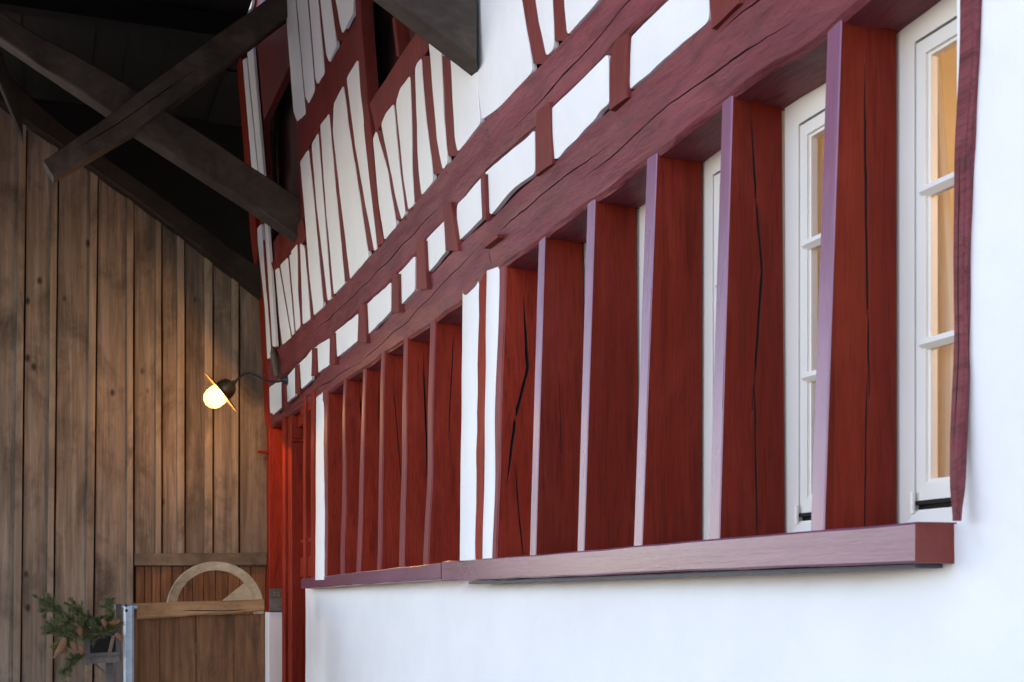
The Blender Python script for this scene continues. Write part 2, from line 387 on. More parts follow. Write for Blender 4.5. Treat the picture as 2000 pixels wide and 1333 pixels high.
# ---- plain timbers traced on the facade
def stud(pl, pr, name='stud', off=0.0, depth=.07, mat=None, n=26, m=3, amp=.004, seed=0, edge=.012):
    """pl / pr : left and right edge polylines (photo px), top to bottom"""
    def run(pts, t):
        ds = [0]
        for a, b_ in zip(pts, pts[1:]): ds.append(ds[-1] + math.dist(a, b_))
        q = t * ds[-1]
        return (interp(list(zip(ds, [p[0] for p in pts])), q), interp(list(zip(ds, [p[1] for p in pts])), q))
    def quad(t):
        a = W(*run(pl, t), off); b_ = W(*run(pr, t), off); dv = Vector((depth, 0, 0))
        return (a, b_, b_ + dv, a + dv)
    return timber(name, quad, n, mat or M_stud, house, m=m, amp=amp, bev=.004, seed=seed, nscale=9, stretch=(1, .4), edge=edge)
c2 = lambda *P: [(400 + x * .33765, y * .33765) for x, y in P]
c3 = lambda *P: [(450 + x * .33765, 400 + y * .33765) for x, y in P]
c4 = lambda *P: [(850 + x * .33765, y * .33765) for x, y in P]
def panel(pts, off=-.004, inset=.012, depth=.02, seed=0, rnd_=.02, chamf=None):
    """white infill panel: traced outline on the facade, rounded corners, pillowed edge"""
    Q = [W(px, py, off) for px, py in pts]
    ctr = sum((Vector(q) for q in Q), Vector()) / len(Q)
    def rounded(Q, r):
        out = []
        n = len(Q)
        for i in range(n):
            a, b_, c = Q[i - 1], Q[i], Q[(i + 1) % n]
            ra = min(r, (a - b_).length * .35); rc = min(r, (c - b_).length * .35)
            p0 = b_ + (a - b_).normalized() * ra; p2 = b_ + (c - b_).normalized() * rc
            for t in (0, .35, .7, 1): out.append(p0 * (1 - t) ** 2 + b_ * 2 * t * (1 - t) + p2 * t * t)
        return out
    R = rounded(Q, rnd_)
    # subdivide long edges + wobble
    S = []
    for i in range(len(R)):
        a, b_ = R[i], R[(i + 1) % len(R)]; L = (b_ - a).length; k = max(1, int(L / .045))
        for j in range(k):
            p = a.lerp(b_, j / k); p = p + Vector((0, noi(p, 9, seed), noi(p, 9, seed + 4))) * .006; S.append(p)
    n = len(S)
    def ins(d):
        out = []
        for i in range(n):
            a, b_, c = S[i - 1], S[i], S[(i + 1) % n]
            e = (c - a); nrm = Vector((0, -e.z, e.y)).normalized()
            if nrm.dot(ctr - b_) < 0 and True: pass
            out.append((b_, nrm))
        area = sum(S[i - 1].y * S[i].z - S[i].y * S[i - 1].z for i in range(n))
        sg = 1 if area > 0 else -1
        return [b_ + nrm * sg * d for b_, nrm in out]
    r0 = [p + Vector((depth, 0, 0)) for p in S]; r1 = [p + Vector((.0005, 0, 0)) for p in S]
    r2 = [p + Vector((-.0005, 0, 0)) for p in ins(inset * .45)]
    verts = r0 + r1 + r2; faces = []
    for k in range(2):
        for i in range(n):
            j = (i + 1) % n; faces.append((k * n + i, k * n + j, (k + 1) * n + j, (k + 1) * n + i))
    faces.append(tuple(range(2 * n, 3 * n)))
    return mk('plaster_panel', verts, faces, M_plaster, house, smooth=True, sharp=50)

# backing boards (deep red) over the whole upper facade
def backing(px0, px1, py0, py1, off, mat, name):
    a, b_, c, d = W(px0, py1, off), W(px1, py1, off), W(px1, py0, off), W(px0, py0, off)
    dv = Vector((.03, 0, 0)); return mk(name, [a, b_, c, d, a + dv, b_ + dv, c + dv, d + dv], [(0, 1, 2, 3), (4, 7, 6, 5), (0, 4, 5, 1), (1, 5, 6, 2), (2, 6, 7, 3), (3, 7, 4, 0)], mat, house)
y_a, y_b = NEAR, YB
def slab(y0, y1, z0, z1, off, t, mat, name):
    return mk(name, [(XW(z) + off + dx, y, z) for dx in (0, t) for (y, z) in ((y0, z0), (y1, z0), (y1, z1), (y0, z1))],
              [(0, 1, 2, 3), (4, 7, 6, 5), (0, 4, 5, 1), (1, 5, 6, 2), (2, 6, 7, 3), (3, 7, 4, 0)], mat, house)
def in_opening(y, z):
    if yat(825, 1.72) < y < yat(712, 1.72): return onX_py(y, z) < interp([(712, 235), (730, 235), (832, 70)], px_of(y)) and z < EYE + 3.3
    if yat(582, 1.70) < y < yat(524, 1.70): return EYE + 2.75 < z < EYE + 3.75
    return False
def px_of(y): return 1000 + F_PX * math.tan(math.atan2(1.70, y) - TH)
def onX_py(y, z): return HY - F_PX * (z - EYE) / (y * math.cos(TH) + 1.70 * math.sin(TH))
vs, fs, idx = [], [], {}
ny, nz, zlo, zhi = 190, 96, Z_BEAM + .05, EYE + 6.2
def vid2(a, b_, k):
    if (a, b_, k) not in idx:
        y = NEAR + (YB - NEAR) * a / ny; z = zlo + (zhi - zlo) * b_ / nz
        idx[(a, b_, k)] = len(vs); vs.append((XW(z) + .03 + .05 * k, y, z))
    return idx[(a, b_, k)]
hole = {(a, b_): in_opening(NEAR + (YB - NEAR) * (a + .5) / ny, zlo + (zhi - zlo) * (b_ + .5) / nz) for a in range(ny) for b_ in range(nz)}
for a in range(ny):
    for b_ in range(nz):
        if hole[(a, b_)]: continue
        fs.append((vid2(a, b_, 0), vid2(a + 1, b_, 0), vid2(a + 1, b_ + 1, 0), vid2(a, b_ + 1, 0)))
        for da, db, e0, e1 in ((1, 0, (1, 0), (1, 1)), (-1, 0, (0, 0), (0, 1)), (0, 1, (0, 1), (1, 1)), (0, -1, (0, 0), (1, 0))):
            if hole.get((a + da, b_ + db)):
                fs.append((vid2(a + e0[0], b_ + e0[1], 0), vid2(a + e1[0], b_ + e1[1], 0), vid2(a + e1[0], b_ + e1[1], 1), vid2(a + e0[0], b_ + e0[1], 1)))
mk('backing_boards', vs, fs, M_stud, house)

P = []
P.append(c2((205, -120), (290, -120), (275, 0), (270, 40), (225, 95), (215, 70)))
P.append(c2((218, 350), (240, 335), (305, 990), (270, 975)))
P.append(c2((245, 305), (277, 265), (342, 1020), (312, 1000)))
P.append(c2((450, -160), (508, -160), (583, 660), (533, 705), (512, 640)))
P.append(c2((517, -160), (580, -160), (635, 520), (600, 600), (580, 560)))
P.append(c2((590, -160), (640, -160), (692, 430), (650, 487), (638, 450)))
P.append(c2((650, -160), (705, -160), (728, 0), (763, 265), (720, 360), (702, 320)))
P.append(c2((730, -160), (868, -160), (860, 0), (858, 80), (795, 195), (782, 150)))
P.append(c2((550, 935), (600, 865), (633, 1185)) + c3((537, 592), (483, 640), (455, 400)) + c2((573, 1185)))
P.append(c2((617, 840), (655, 768), (688, 1185)) + c3((583, 545), (562, 556)) + c2((645, 1185)))
P.append(c2((667, 725), (718, 655), (765, 1185)) + c3((662, 455), (598, 520), (550, 0)))
P.append(c2((745, 605), (800, 490), (850, 850), (903, 1185)) + c3((800, 305), (692, 432), (640, 0)) + c2((740, 760)))
P.append(c2((820, 455), (885, 340), (920, 700), (955, 1050), (968, 1185)) + c3((848, 255), (832, 268), (780, 0)) + c2((870, 850)))
P.append(c2((972, 805), (992, 760), (1060, 1000), (1107, 1310), (1038, 1390), (1006, 1185)))
P.append(c2((1018, 720), (1050, 650), (1093, 600), (1105, 750), (1130, 1000), (1160, 1240), (1138, 1275), (1113, 1185), (1060, 920)))
P.append(c2((1105, 590), (1130, 510), (1187, 440), (1195, 700), (1200, 1000), (1212, 1180), (1178, 1220), (1150, 1050), (1125, 800)))
P.append(c2((1215, 400), (1225, 370), (1253, 335), (1270, 600), (1300, 850), (1322, 1050), (1252, 1135), (1230, 900), (1225, 700)))
P.append(c2((1280, 60), (1350, 20), (1370, 320), (1378, 560), (1385, 700), (1405, 945), (1375, 985), (1340, 800), (1320, 560), (1297, 260)))
P.append(c2((1405, 0), (1550, -60), (1563, 0), (1577, 470), (1595, 712), (1462, 882), (1445, 800), (1435, 600), (1422, 365)))
P.append(c4((190, -300), (430, -300), (500, 0), (545, 280), (565, 408), (400, 590), (270, 698), (243, 470), (232, 0)))
P.append(c4((520, -260), (660, -260), (678, 0), (690, 272), (642, 330), (605, 160), (580, 0)))
P.append(c4((740, -260), (1250, -330), (950, 0), (762, 205), (745, 0)))
P.append(c3((155, 140), (180, 110), (190, 300), (215, 600), (235, 875), (217, 897), (200, 850), (170, 500)))
P.append(c3((195, 90), (214, 95), (265, 825), (243, 820)))
P.append(c3((258, 380), (280, 360), (350, 768), (300, 815), (285, 700)))
P.append(c3((288, 350), (330, 305), (370, 742), (356, 760)))
P.append(c3((340, 285), (385, 230), (390, 500), (403, 705), (378, 735)))
P.append(c3((402, 225), (428, 243), (462, 660), (418, 695)))
for k, q in enumerate(P): panel(q, seed=k * 3.1, rnd_=.024)
S = []
S.append(c3((225, 1060), (300, 1005), (303, 1165), (240, 1222), (228, 1200)))
S.append(c3((307, 1020), (375, 940), (375, 1105), (325, 1145), (310, 1120)))
S.append(c3((385, 930), (440, 880), (470, 835), (472, 1010), (400, 1078), (388, 1050)))
S.append(c3((485, 830), (580, 768), (580, 920), (500, 978), (490, 950)))
S.append(c3((598, 745), (740, 630), (740, 785), (612, 888), (598, 860)))
S.append(c3((780, 585), (928, 450), (930, 615), (795, 755), (783, 720)))
S.append(c3((970, 400), (1068, 295), (1066, 495), (985, 582), (970, 550)))
S.append(c3((1128, 205), (1248, 85), (1246, 270), (1133, 405), (1125, 370)))
S.append([(892, 402), (942, 345), (942, 424), (896, 472), (892, 460)])
S.append(c4((288, 998), (577, 755), (577, 1000), (450, 1090), (318, 1250), (285, 1150)))
S.append(c4((663, 635), (1000, 315), (1008, 605), (950, 650), (920, 700), (860, 750), (710, 920), (665, 925)))
S.append(c4((1110, 240), (1350, 0), (1585, -215), (1585, 120), (1450, 235), (1340, 330), (1180, 470), (1115, 530)))
S.append(c4((1690, -320), (2200, -820), (2200, -470), (1700, 20)))
for k, q in enumerate(S): panel(q, off=-.003, seed=50 + k * 2.3, rnd_=.022)
# studs and rails of the upper facade (proud of the backing, under the panel edges)
def line_stud(a, b_, w0, w1, **k):
    (x0, y0), (x1, y1) = a, b_
    stud([(x0 - w0 / 2, y0), (x1 - w1 / 2, y1)], [(x0 + w0 / 2, y0), (x1 + w1 / 2, y1)], **k)
upper = [((577, -40), (597, 230), 8, 10), ((600, -40), (615, 210), 8, 12), ((621, -40), (636, 175), 8, 14), ((645, -40), (670, 80), 10, 16),
         ((605, 290), (640, 590), 7, 9), ((620, 255), (645, 580), 7, 9), ((645, 210), (679, 550), 12, 14), ((672, 150), (730, 490), 10, 16),
         ((738, 255), (782, 430), 10, 14), ((770, 190), (798, 412), 8, 8), ((805, 145), (818, 395), 14, 14), ((828, 110), (860, 340), 20, 22), ((866, 110), (888, 305), 22, 20),
         ((1022, -40), (1060, 125), 30, 30), ((1080, -40), (1095, 80), 26, 26), ((514, 470), (533, 690), 6, 8), ((550, 520), (570, 660), 6, 6), ((562, 500), (577, 650), 5, 7), ((583, 470), (590, 640), 7, 7), ((592, 480), (607, 625), 12, 10)]
for k, (a, b_, w0, w1) in enumerate(upper): line_stud(a, b_, w0 + 6, w1 + 6, seed=k * 1.3)
stud([(690, -40), (697, 60), (704, 180), (712, 270), (727, 400), (738, 482)], [(703, -40), (707, 60), (716, 180), (726, 268), (738, 400), (749, 475)], name='wall_post', off=-.006, seed=20, n=40)
stud([(448, 0), (462, 118), (478, 330), (488, 447), (505, 602), (508, 705), (514, 830)], [(460, 0), (472, 118), (489, 330), (500, 447), (517, 602), (522, 705), (528, 830)], name='corner_post', off=-.006, seed=21, n=40, mat=M_postold)
# upper rails: thick horizontal timbers
def rail(up, lo, name='wall_rail', off=-.002, seed=0):
    def quad(t):
        a = W(up[0][0] + (up[1][0] - up[0][0]) * t, up[0][1] + (up[1][1] - up[0][1]) * t, off)
        b_ = W(lo[0][0] + (lo[1][0] - lo[0][0]) * t, lo[0][1] + (lo[1][1] - lo[0][1]) * t, off)
        dv = Vector((.07, 0, 0)); return (a, b_, b_ + dv, a + dv)
    timber(name, quad, 24, M_stud, house, m=4, amp=.006, bev=.006, seed=seed, nscale=7, stretch=(.5, 1), edge=.015)
rail([(580, 238), (705, 15)], [(584, 318), (704, 108)], seed=31)
rail([(722, 200), (820, 50)], [(735, 262), (838, 90)], seed=32)
rail([(530, 515), (590, 425)], [(536, 535), (598, 468)], seed=33)
# short studs between the two beams
ss = [((942, 340), (945, 430), 4, 4), ((872, 395), (882, 490), 14, 22), ((820, 470), (822, 565), 14, 18), ((771, 535), (771, 610), 10, 12), ((706, 595), (706, 670), 10, 14), ((647, 650), (648, 712), 5, 8), ((612, 680), (612, 735), 4, 6), ((578, 712), (580, 770), 3, 5), ((552, 735), (554, 800), 3, 4)]
for k, (a, b_, w0, w1) in enumerate(ss): line_stud(a, b_, w0 + 2, w1 + 3, name='short_stud', off=-.022, depth=.06, seed=60 + k, n=10, mat=M_stud)
stud(c4((585, 650), (580, 800), (585, 1020)), c4((658, 590), (660, 780), (668, 950)), name='short_stud', off=-.016, depth=.06, seed=71, n=14, amp=.01)
stud(c4((1040, 230), (1005, 350), (1010, 500), (1022, 640)), c4((1108, 195), (1100, 320), (1098, 480), (1112, 560)), name='short_stud', off=-.02, depth=.06, seed=72, n=16, amp=.012)
stud(c4((1590, -150), (1587, 0), (1600, 170)), c4((1760, -190), (1755, -60), (1752, 20)), name='short_stud', off=-.02, depth=.06, seed=73, n=16, amp=.014)
# wedge peg at the beam joint
def blob(name, pts, off0, th, mat, parent):
    f = [W(x, y, off0) for x, y in pts]; b_ = [p + Vector((th, 0, 0)) for p in f]
    n = len(f); vs = f + b_; fs = [tuple(range(n)), tuple(range(2 * n - 1, n - 1, -1))] + [(i, (i + 1) % n, n + (i + 1) % n, n + i) for i in range(n)]
    return mk(name, vs, fs, mat, parent)
blob('wooden_peg', [(938, 485), (945, 468), (960, 458), (971, 458), (972, 464), (962, 472), (945, 485)], -.035, .06, M_stud, house)

# ---- narrow window bays: posts
POSTS = [(1582, 1607, 1617, 1643, 0), (1383, 1403, 1411, 1430, 0), (1237, 1252, 1264, 1283, 0), (1127, 1139, 1148, 1162, 0), (1034, 1045, 1053, 1064, 0),
         (961, 968, 975, 987, 1), (826, 836, 840, 848, 1), (779, 788, 789, 795, 1), (734, 741, 747, 753, 1), (696, 703, 708, 713, 1), (664, 671, 672, 677, 1), (630, 638, 632, 641, 1)]
bz_low = edge_yz(b1_low)
bays = []
CR = {0: [(.25, .93, [(.25, .6), (.93, .42)], .007, .03), (.0, .35, [(0, .55), (.35, .55)], .005, .02)],
      1: [(.28, .98, [(.28, .45), (.62, .62), (.7, .55), (.98, .35)], .008, .035), (.0, .4, [(0, .58), (.4, .5)], .006, .02)],
      2: [], 3: [], 4: [(.3, .6, [(.3, .5), (.6, .4)], .003, .01)],
      5: [(.25, .9, [(.25, .15), (.5, .35), (.65, .62), (.9, .5)], .014, .05), (.02, .35, [(0, .6), (.35, .35)], .007, .03)],
      6: [(.5, .95, [(.5, .5), (.95, .62)], .006, .03)], 7: [(.15, .95, [(.15, .75), (.95, .55)], .012, .05)],
      8: [(.3, .9, [(.3, .7), (.9, .3)], .006, .03)], 9: [(.05, .97, [(0, .8), (.5, .62), (1, .5)], .014, .05)],
      10: [(.35, .97, [(.35, .85), (1, .5)], .012, .05)], 11: [(.3, .97, [(.3, .6), (1, .75)], .012, .05)]}
post_y = []
for i, (bl, br, tl, tr_, old) in enumerate(POSTS):
    xs = XS + (.004 if i < 6 else .024) 
    y1 = yat(bl, xs); y0 = yat(br, xs)
    ym = (y0 + y1) / 2; post_y.append((y0, y1))
    zt = interp(bz_low, ym) + .03; zb = EYE + .09
    yt1 = yat(tl, XW(zt) + .006); yt0 = yat(tr_, XW(zt) + .006)
    def quad(t, y0=y0, y1=y1, yt0=yt0, yt1=yt1, zt=zt, zb=zb, old=old, i=i, xs=xs):
        z = zb + (zt - zb) * t; x = xs + (1.756 - xs) * t
        a = y0 + (yt0 - y0) * t; c = y1 + (yt1 - y1) * t
        if old:
            a += .010 * noi((i, 0, z), 2.2); c += .008 * noi((i + 4, 2, z), 2.2); x += .009 * noi((i, 7, z), 2.5)
        return ((x, a, z), (1.912, a, z), (1.912, c, z), (x, c, z))
    pst = timber('mullion_post', quad, 44, M_postold if old else M_post, house, m=8, cracks=CR.get(i, []), amp=.004 if old else .0012, bev=.006 if old else .003, seed=80 + i, nscale=10, stretch=(1, .15), edge=0)
    sky_tinted(pst, M_frontold if old else M_front)
# right end post, bowed and tapering at its foot
eL = [(1873, -60), (1869, 0), (1865, 150), (1861, 300), (1858, 500), (1858, 640), (1852, 760), (1851, 850), (1855, 950), (1861, 1008)]
eR = [(1926, -60), (1921, 0), (1914, 150), (1908, 300), (1900, 450), (1897, 640), (1894, 760), (1890, 850), (1886, 950), (1878, 1008)]
def quad(t):
    py = -60 + 1078 * t
    xl = interp([(p[1], p[0]) for p in eL], py); xr = interp([(p[1], p[0]) for p in eR], py)
    a = onX(xl, py, 1.752); b_ = onX(xr - min(12, (xr - xl) * .35), py, 1.752); c_ = onX(xr, py, 1.772)
    return (a, b_, c_, onX(xl + (xr - xl) * .6, py, 1.774))
timber('end_post', quad, 50, M_beam, house, m=6, cracks=[(.3, .9, [(.3, .5), (.9, .45)], .004, .015)], amp=.006, bev=.012, seed=99, nscale=9, stretch=(1, .3), edge=.008)

# ---- sill, two lengths
def sill_piece(px0, px1, top, low, Xf, seed, name='window_sill'):
    T = sorted((onX(x, y, Xf).y, onX(x, y, Xf).z) for x, y in top); L = sorted((onX(x, y, Xf).y, onX(x, y, Xf).z) for x, y in low)
    ya, yb = yat(px0, Xf), yat(px1, Xf)
    def quad(t):
        y = ya + (yb - ya) * t; zt, zl = interp(T, y), interp(L, y)
        return ((Xf, y, zt), (Xf, y, zl), (1.94, y, zl), (1.94, y, zt))
    return sky_tinted(timber(name, quad, 60, M_sill, house, m=4, amp=.0022, bev=.005, seed=seed, nscale=6, stretch=(.3, 1), edge=.004), M_sillfront)
sill_piece(862, 1787, [(862, 1098), (1120, 1077), (1400, 1053), (1600, 1036), (1787, 1020)], [(862, 1136), (1120, 1125), (1400, 1114), (1787, 1100)], XS, 5)
sill_piece(588, 861, [(588, 1131), (700, 1117), (861, 1100)], [(588, 1150), (700, 1142), (861, 1131)], XS + .018, 6)
# thin drip strip under the long sill
a = onX(915, 1138, XS + .03); b_ = onX(1787, 1103, XS + .03)
mk('drip_strip', [(x, y, z - dz) for (x, y, z) in ((XS + .03, a.y, a.z), (XS + .03, b_.y, b_.z), (1.80, b_.y, b_.z), (1.80, a.y, a.z)) for dz in (-.001, .007)],
   [(0, 2, 4, 6), (1, 7, 5, 3), (0, 1, 3, 2), (2, 3, 5, 4), (4, 5, 7, 6), (6, 7, 1, 0)], simple('lead_strip', (.06, .07, .085), .55, .3), house)

# ---- plaster strips between posts at sill level
def strip(pxa, pxb, topa, topb, old=.0):
    xs = XS + .012
    ya, yb = yat(pxa, xs), yat(pxb, xs); zb = EYE + .09
    n = 26; loops = []
    for k in range(n + 1):
        t = k / n; 
        ta, tb = onX(topa[0], topa[1], 1.752), onX(topb[0], topb[1], 1.752)
        za = zb + (ta.z + .02 - zb) * t; zc = zb + (tb.z + .02 - zb) * t
        x = xs + (1.752 - xs) * t + .004 * noi((0, pxa, za), 3)
        A = ya + (ta.y - ya) * t + .004 * noi((1, pxa, za), 6); B = yb + (tb.y - yb) * t + .004 * noi((3, pxa, za), 6)
        loops.append([Vector((x + .008, A, za)), Vector((x, A + .012 * (1 if B > A else -1), za)), Vector((x, B - .012 * (1 if B > A else -1), zc)), Vector((x + .008, B, zc)), Vector((1.93, B, zc)), Vector((1.93, A, za))])
    vs, fs = loft(loops); mk('plaster_panel', vs, fs, M_plaster, house, smooth=True, sharp=50)
strip(960, 941, (974, 530), (949, 540)); strip(928, 896, (936, 548), (902, 578)); strip(631, 615, (633, 770), (617, 778))
def quad(t):
    z = EYE + .1 + (onX(943, 545, 1.752).z + .02 - EYE - .1) * t; x = XS + .010 + .045 * t
    a = yat(941 + 8 * t, x) - .004; c = yat(928 + 8 * t, x) + .004
    return ((x, c, z), (x, a, z), (1.9, a, z), (1.9, c, z))
timber('thin_stud', quad, 30, M_postold, house, m=3, amp=.004, bev=.004, seed=44, nscale=9, edge=.006)

# ---- windows
XF = 1.92
def frame_rect(name, x0, x1, y0, y1, z0, z1, w, mat, parent, wb=None):
    """a rectangular frame as one mesh"""
    wb = wb or w
    vs, fs = [], []
    for x in (x0, x1):
        for (a, b_, c, d) in ((y0, y1, z0, z1), (y0 + w, y1 - w, z0 + wb, z1 - w)):
            vs += [(x, a, c), (x, b_, c), (x, b_, d), (x, a, d)]
    for k in range(4):
        j = (k + 1) % 4
        fs += [(k, j, 4 + j, 4 + k), (8 + k, 12 + k, 12 + j, 8 + j), (k, 8 + k, 8 + j, j), (4 + k, 4 + j, 12 + j, 12 + k)]
    o = mk(name, vs, fs, mat, parent)
    return o
def curtain(y0, y1, z0, z1, y2, parent):
    n = 60; vs, fs = [], []
    for k in range(9):
        ye = y2 + (y1 - y2) * min(1, k / 8 * 1.5) ; z = z1 + (z0 - z1) * k / 8
        for i in range(n + 1):
            u = i / n; y = y0 + (ye - y0) * u
            vs.append((XF + .068 + .008 * math.sin(u * 46), y, z))
    for k in range(8):
        for i in range(n): q = k * (n + 1) + i; fs.append((q, q + 1, q + n + 2, q + n + 1))
    return mk('curtain', vs, fs, M_curt, parent, smooth=True)
def window(y0, y1, zt, i):
    z0 = EYE + .155; y1 += .02; y0 -= .02
    f = frame_rect('window', XF, XF + .045, y0, y1, z0 - .02, zt, .068, M_trim, house, .06)
    s0, s1 = y0 + .074, y1 - .074
    zb = z0 + .062; z1 = zt - .075
    frame_rect('seal_groove', XF + .012, XF + .03, y0 + .062, y1 - .062, z0 + .03, zt - .062, .02, M_gap, f)
    frame_rect('window_sash', XF + .001, XF + .03, s0, s1, zb, z1, .033, M_trim, f, .04)
    frame_rect('window_sash', XF + .009, XF + .029, s0 + .033, s1 - .033, zb + .04, z1 - .033, .008, M_trim, f)
    for k in (1, 2):
        z = EYE + (.578 if k == 1 else .932); z = min(z, z1 - .1)
        bz = [(XF + .006, z - .013), (XF - .010, z - .002), (XF - .004, z + .012), (XF + .02, z + .013), (XF + .02, z - .013)]
        vs, fs = loft([[Vector((x, y, zz)) for x, zz in bz] for y in (s0 + .022, s1 - .022)]); mk('glazing_bar', vs, fs, M_trim, f)
    box('window_pane', XF + .016, XF + .019, s0 + .03, s1 - .03, zb + .04, z1 - .03, M_glass, f)
    box('shadow_gap', XF - .004, XF + .03, y0 + .07, y1 - .07, zb - .010, zb - .001, M_gap, f)
    if i <= 3: vs, fs = loft([[Vector((x, y, z)) for x, z in ((XF - .03, z0 - .004), (XF - .006, z0 + .036), (XF + .02, z0 + .036), (XF + .02, z0 - .01), (XF - .03, z0 - .01))] for y in (y0 + .05, y1 - .07)])
    if i <= 3: mk('weather_board', vs, fs, M_trim, f)
    tube('hinge_pin', [(XF - .012, s1 - .004, zb - .03), (XF - .012, s1 - .004, zb + .02)], .006, M_trim, f, 6)
    curtain(s1 + .08, s1 - .06, zb - .02, z1 + .05, s1 + .012, f)
ws = [(YE + .04 - .12, post_y[0][0], 0)] + [(post_y[k][1], post_y[k + 1][0], k + 1) for k in range(5)] + [(yat(893, 1.75), post_y[6][0], 6)] + [(post_y[k][1], post_y[k + 1][0], k + 1) for k in range(6, 11)]
for (a, b_, i) in ws:
    zt = interp(bz_low, (a + b_) / 2) - .0
    window(a + .002 if i else a, b_ - .004, zt + .005, i)
box('light_stop_wall', 2.02, 5.0, 3.6, 3.64, 0, EYE + 1.5, M_roomwall, house)  # added wall, stops room lamp light reaching the farther posts
box('light_stop_wall', 2.02, 5.0, 2.585, 2.62, 0, EYE + 1.5, M_roomwall, house)  # added to keep the first lamp's light in its own bay
# warm room lights
for (ly, e) in ((1.45, 5), (3.0, 1.2), (4.6, .1)):
    ld = bpy.data.lights.new('room_lamp', 'POINT'); ld.energy = e * 1.6; ld.color = (1, .78, .52); ld.shadow_soft_size = .45
    lo = bpy.data.objects.new('room_lamp', ld); col.objects.link(lo); lo.location = (2.75, ly, EYE + 1.1)
    lo.parent = house; lo.matrix_parent_inverse = Matrix.Translation(-house.location)

# ---- entrance at the far end
XD = 1.80
def zpx(px, py, X): return onX(px, py, X).z
yq = lambda px, X: yat(px, X)
def vpost(name, pa, pb, X, X2, z0, z1, seed, mat=None):
    ya, yb = yq(pb, X), yq(pa, X)
    return timber(name, lambda t: ((X, ya, z0 + (z1 - z0) * t), (X2, ya, z0 + (z1 - z0) * t), (X2, yb, z0 + (z1 - z0) * t), (X, yb, z0 + (z1 - z0) * t)), 30, mat or M_postold, house, m=4, amp=.003, bev=.005, seed=seed, nscale=8, stretch=(1, .2))
zB = Z_BEAM + .03
vpost('door_post', 563, 569, 1.752, 1.90, 0, zB, 201)
vpost('door_post', 551, 556, 1.752, 1.84, 0, zB, 202)
vpost('corner_post', 519, 526, 1.752, 1.93, 0, zB, 203)
vpost('side_light_post', 607, 613, 1.74, 1.84, EYE + .1, zB, 204)
vpost('side_light_post', 592, 596, 1.74, 1.84, EYE + .1, zB, 205)
ya, yb = yq(613, 1.78), yq(592, 1.78)
for zz, h in ((EYE + .12, .14), (EYE + .36, .03), (EYE + 1.28, .1)):
    box('side_light_rail', 1.76, 1.83, ya, yb, zz, zz + h, M_postold, house, .004)
box('side_light_pane', 1.815, 1.822, ya, yb, EYE + .1, EYE + 1.35, M_postold, house)
box('door_backing', 1.92, 1.95, yq(620, 1.9), YB + .3, 0, zB, M_postold, house)
yp = yq(569, 1.752)
box('post_capital', 1.745, 1.90, yp - .03, yp + .01, EYE + 1.13, EYE + 1.16, M_postold, house, .006)
box('door_lintel', 1.80, 1.918, yq(592, 1.8), yp, EYE + 1.24, EYE + 1.34, M_postold, house, .006)
k0 = onX(589, 1010, 1.86)
lathe('door_knob', (1.86, k0.y, k0.z), (-1, 0, 0), [(-.03, .012), (0, .012), (.006, .03), (.03, .034), (.045, .02), (.048, 0)], M_trim, house, 14)
# white plaster foot of the corner, facing the yard
yk = yq(526, 1.752)
box('plaster_foot', 1.742, 1.93, yk - .02, yk + .16, 0, onX(538, 1196, 1.8).z, M_plaster, house, .006)
# seal behind
box('inner_wall', 1.95, 2.05, YL - .1, YB + .4, 0, 8, M_gap, house)
# dark opening in the upper facade with its thin red bar
line_stud((768, 35), (776, 110), 6, 6, off=.012, seed=301)
# low stub of red peg at the corner
pg = onX(522, 884, 1.74)
tube('red_peg', [(1.76, pg.y, pg.z), (1.66, pg.y - .02, pg.z)], [.014, .012], M_postold, house)

# plaque hung beside the door
yA = yk - .03; hA, hM, hC = (onY(538, q, yA).z for q in (1150, 1169, 1194)); xA, xB = onY(526, 1170, yA).x, onY(551, 1170, yA).x
pq = thing('wall_plaque', (xA, yA, hC), 'small dark grey plaque with tiny gilt lettering on the red corner post beside the entrance', 'sign')
box('plaque_board', xA, xB, yA - .012, yA + .008, hM + .002, hA, M_plaque, pq, .002)
box('plaque_board', xA, xB, yA - .016, yA + .008, hC, hM, simple('grey_plaque_lower', (.13, .12, .11), .5), pq, .002)
fc = bpy.data.curves.new('lettering', 'FONT'); fc.body = "1.2"; fc.size = .045; fc.extrude = .001
ft = bpy.data.objects.new('tmp_text', fc); col.objects.link(ft)
bpy.context.view_layer.update()
dg = bpy.context.evaluated_depsgraph_get(); tm = bpy.data.meshes.new_from_object(ft.evaluated_get(dg)); bpy.data.objects.remove(ft)
lt = bpy.data.objects.new('lettering', tm); col.objects.link(lt); tm.materials.clear(); tm.materials.append(M_gold)
lt.parent = pq; lt.matrix_parent_inverse = Matrix.Translation(-pq.location)
lt.location = (xA + .03, yA - .0135, hM + .02); lt.rotation_euler = (math.radians(90), 0, 0)

# ------------------------------------------------------------------ barn wall of boards and battens
barn = thing('board_barn', (-2, YB, 0), 'weathered brown barn wall of wide vertical boards with narrow cover battens', 'barn')
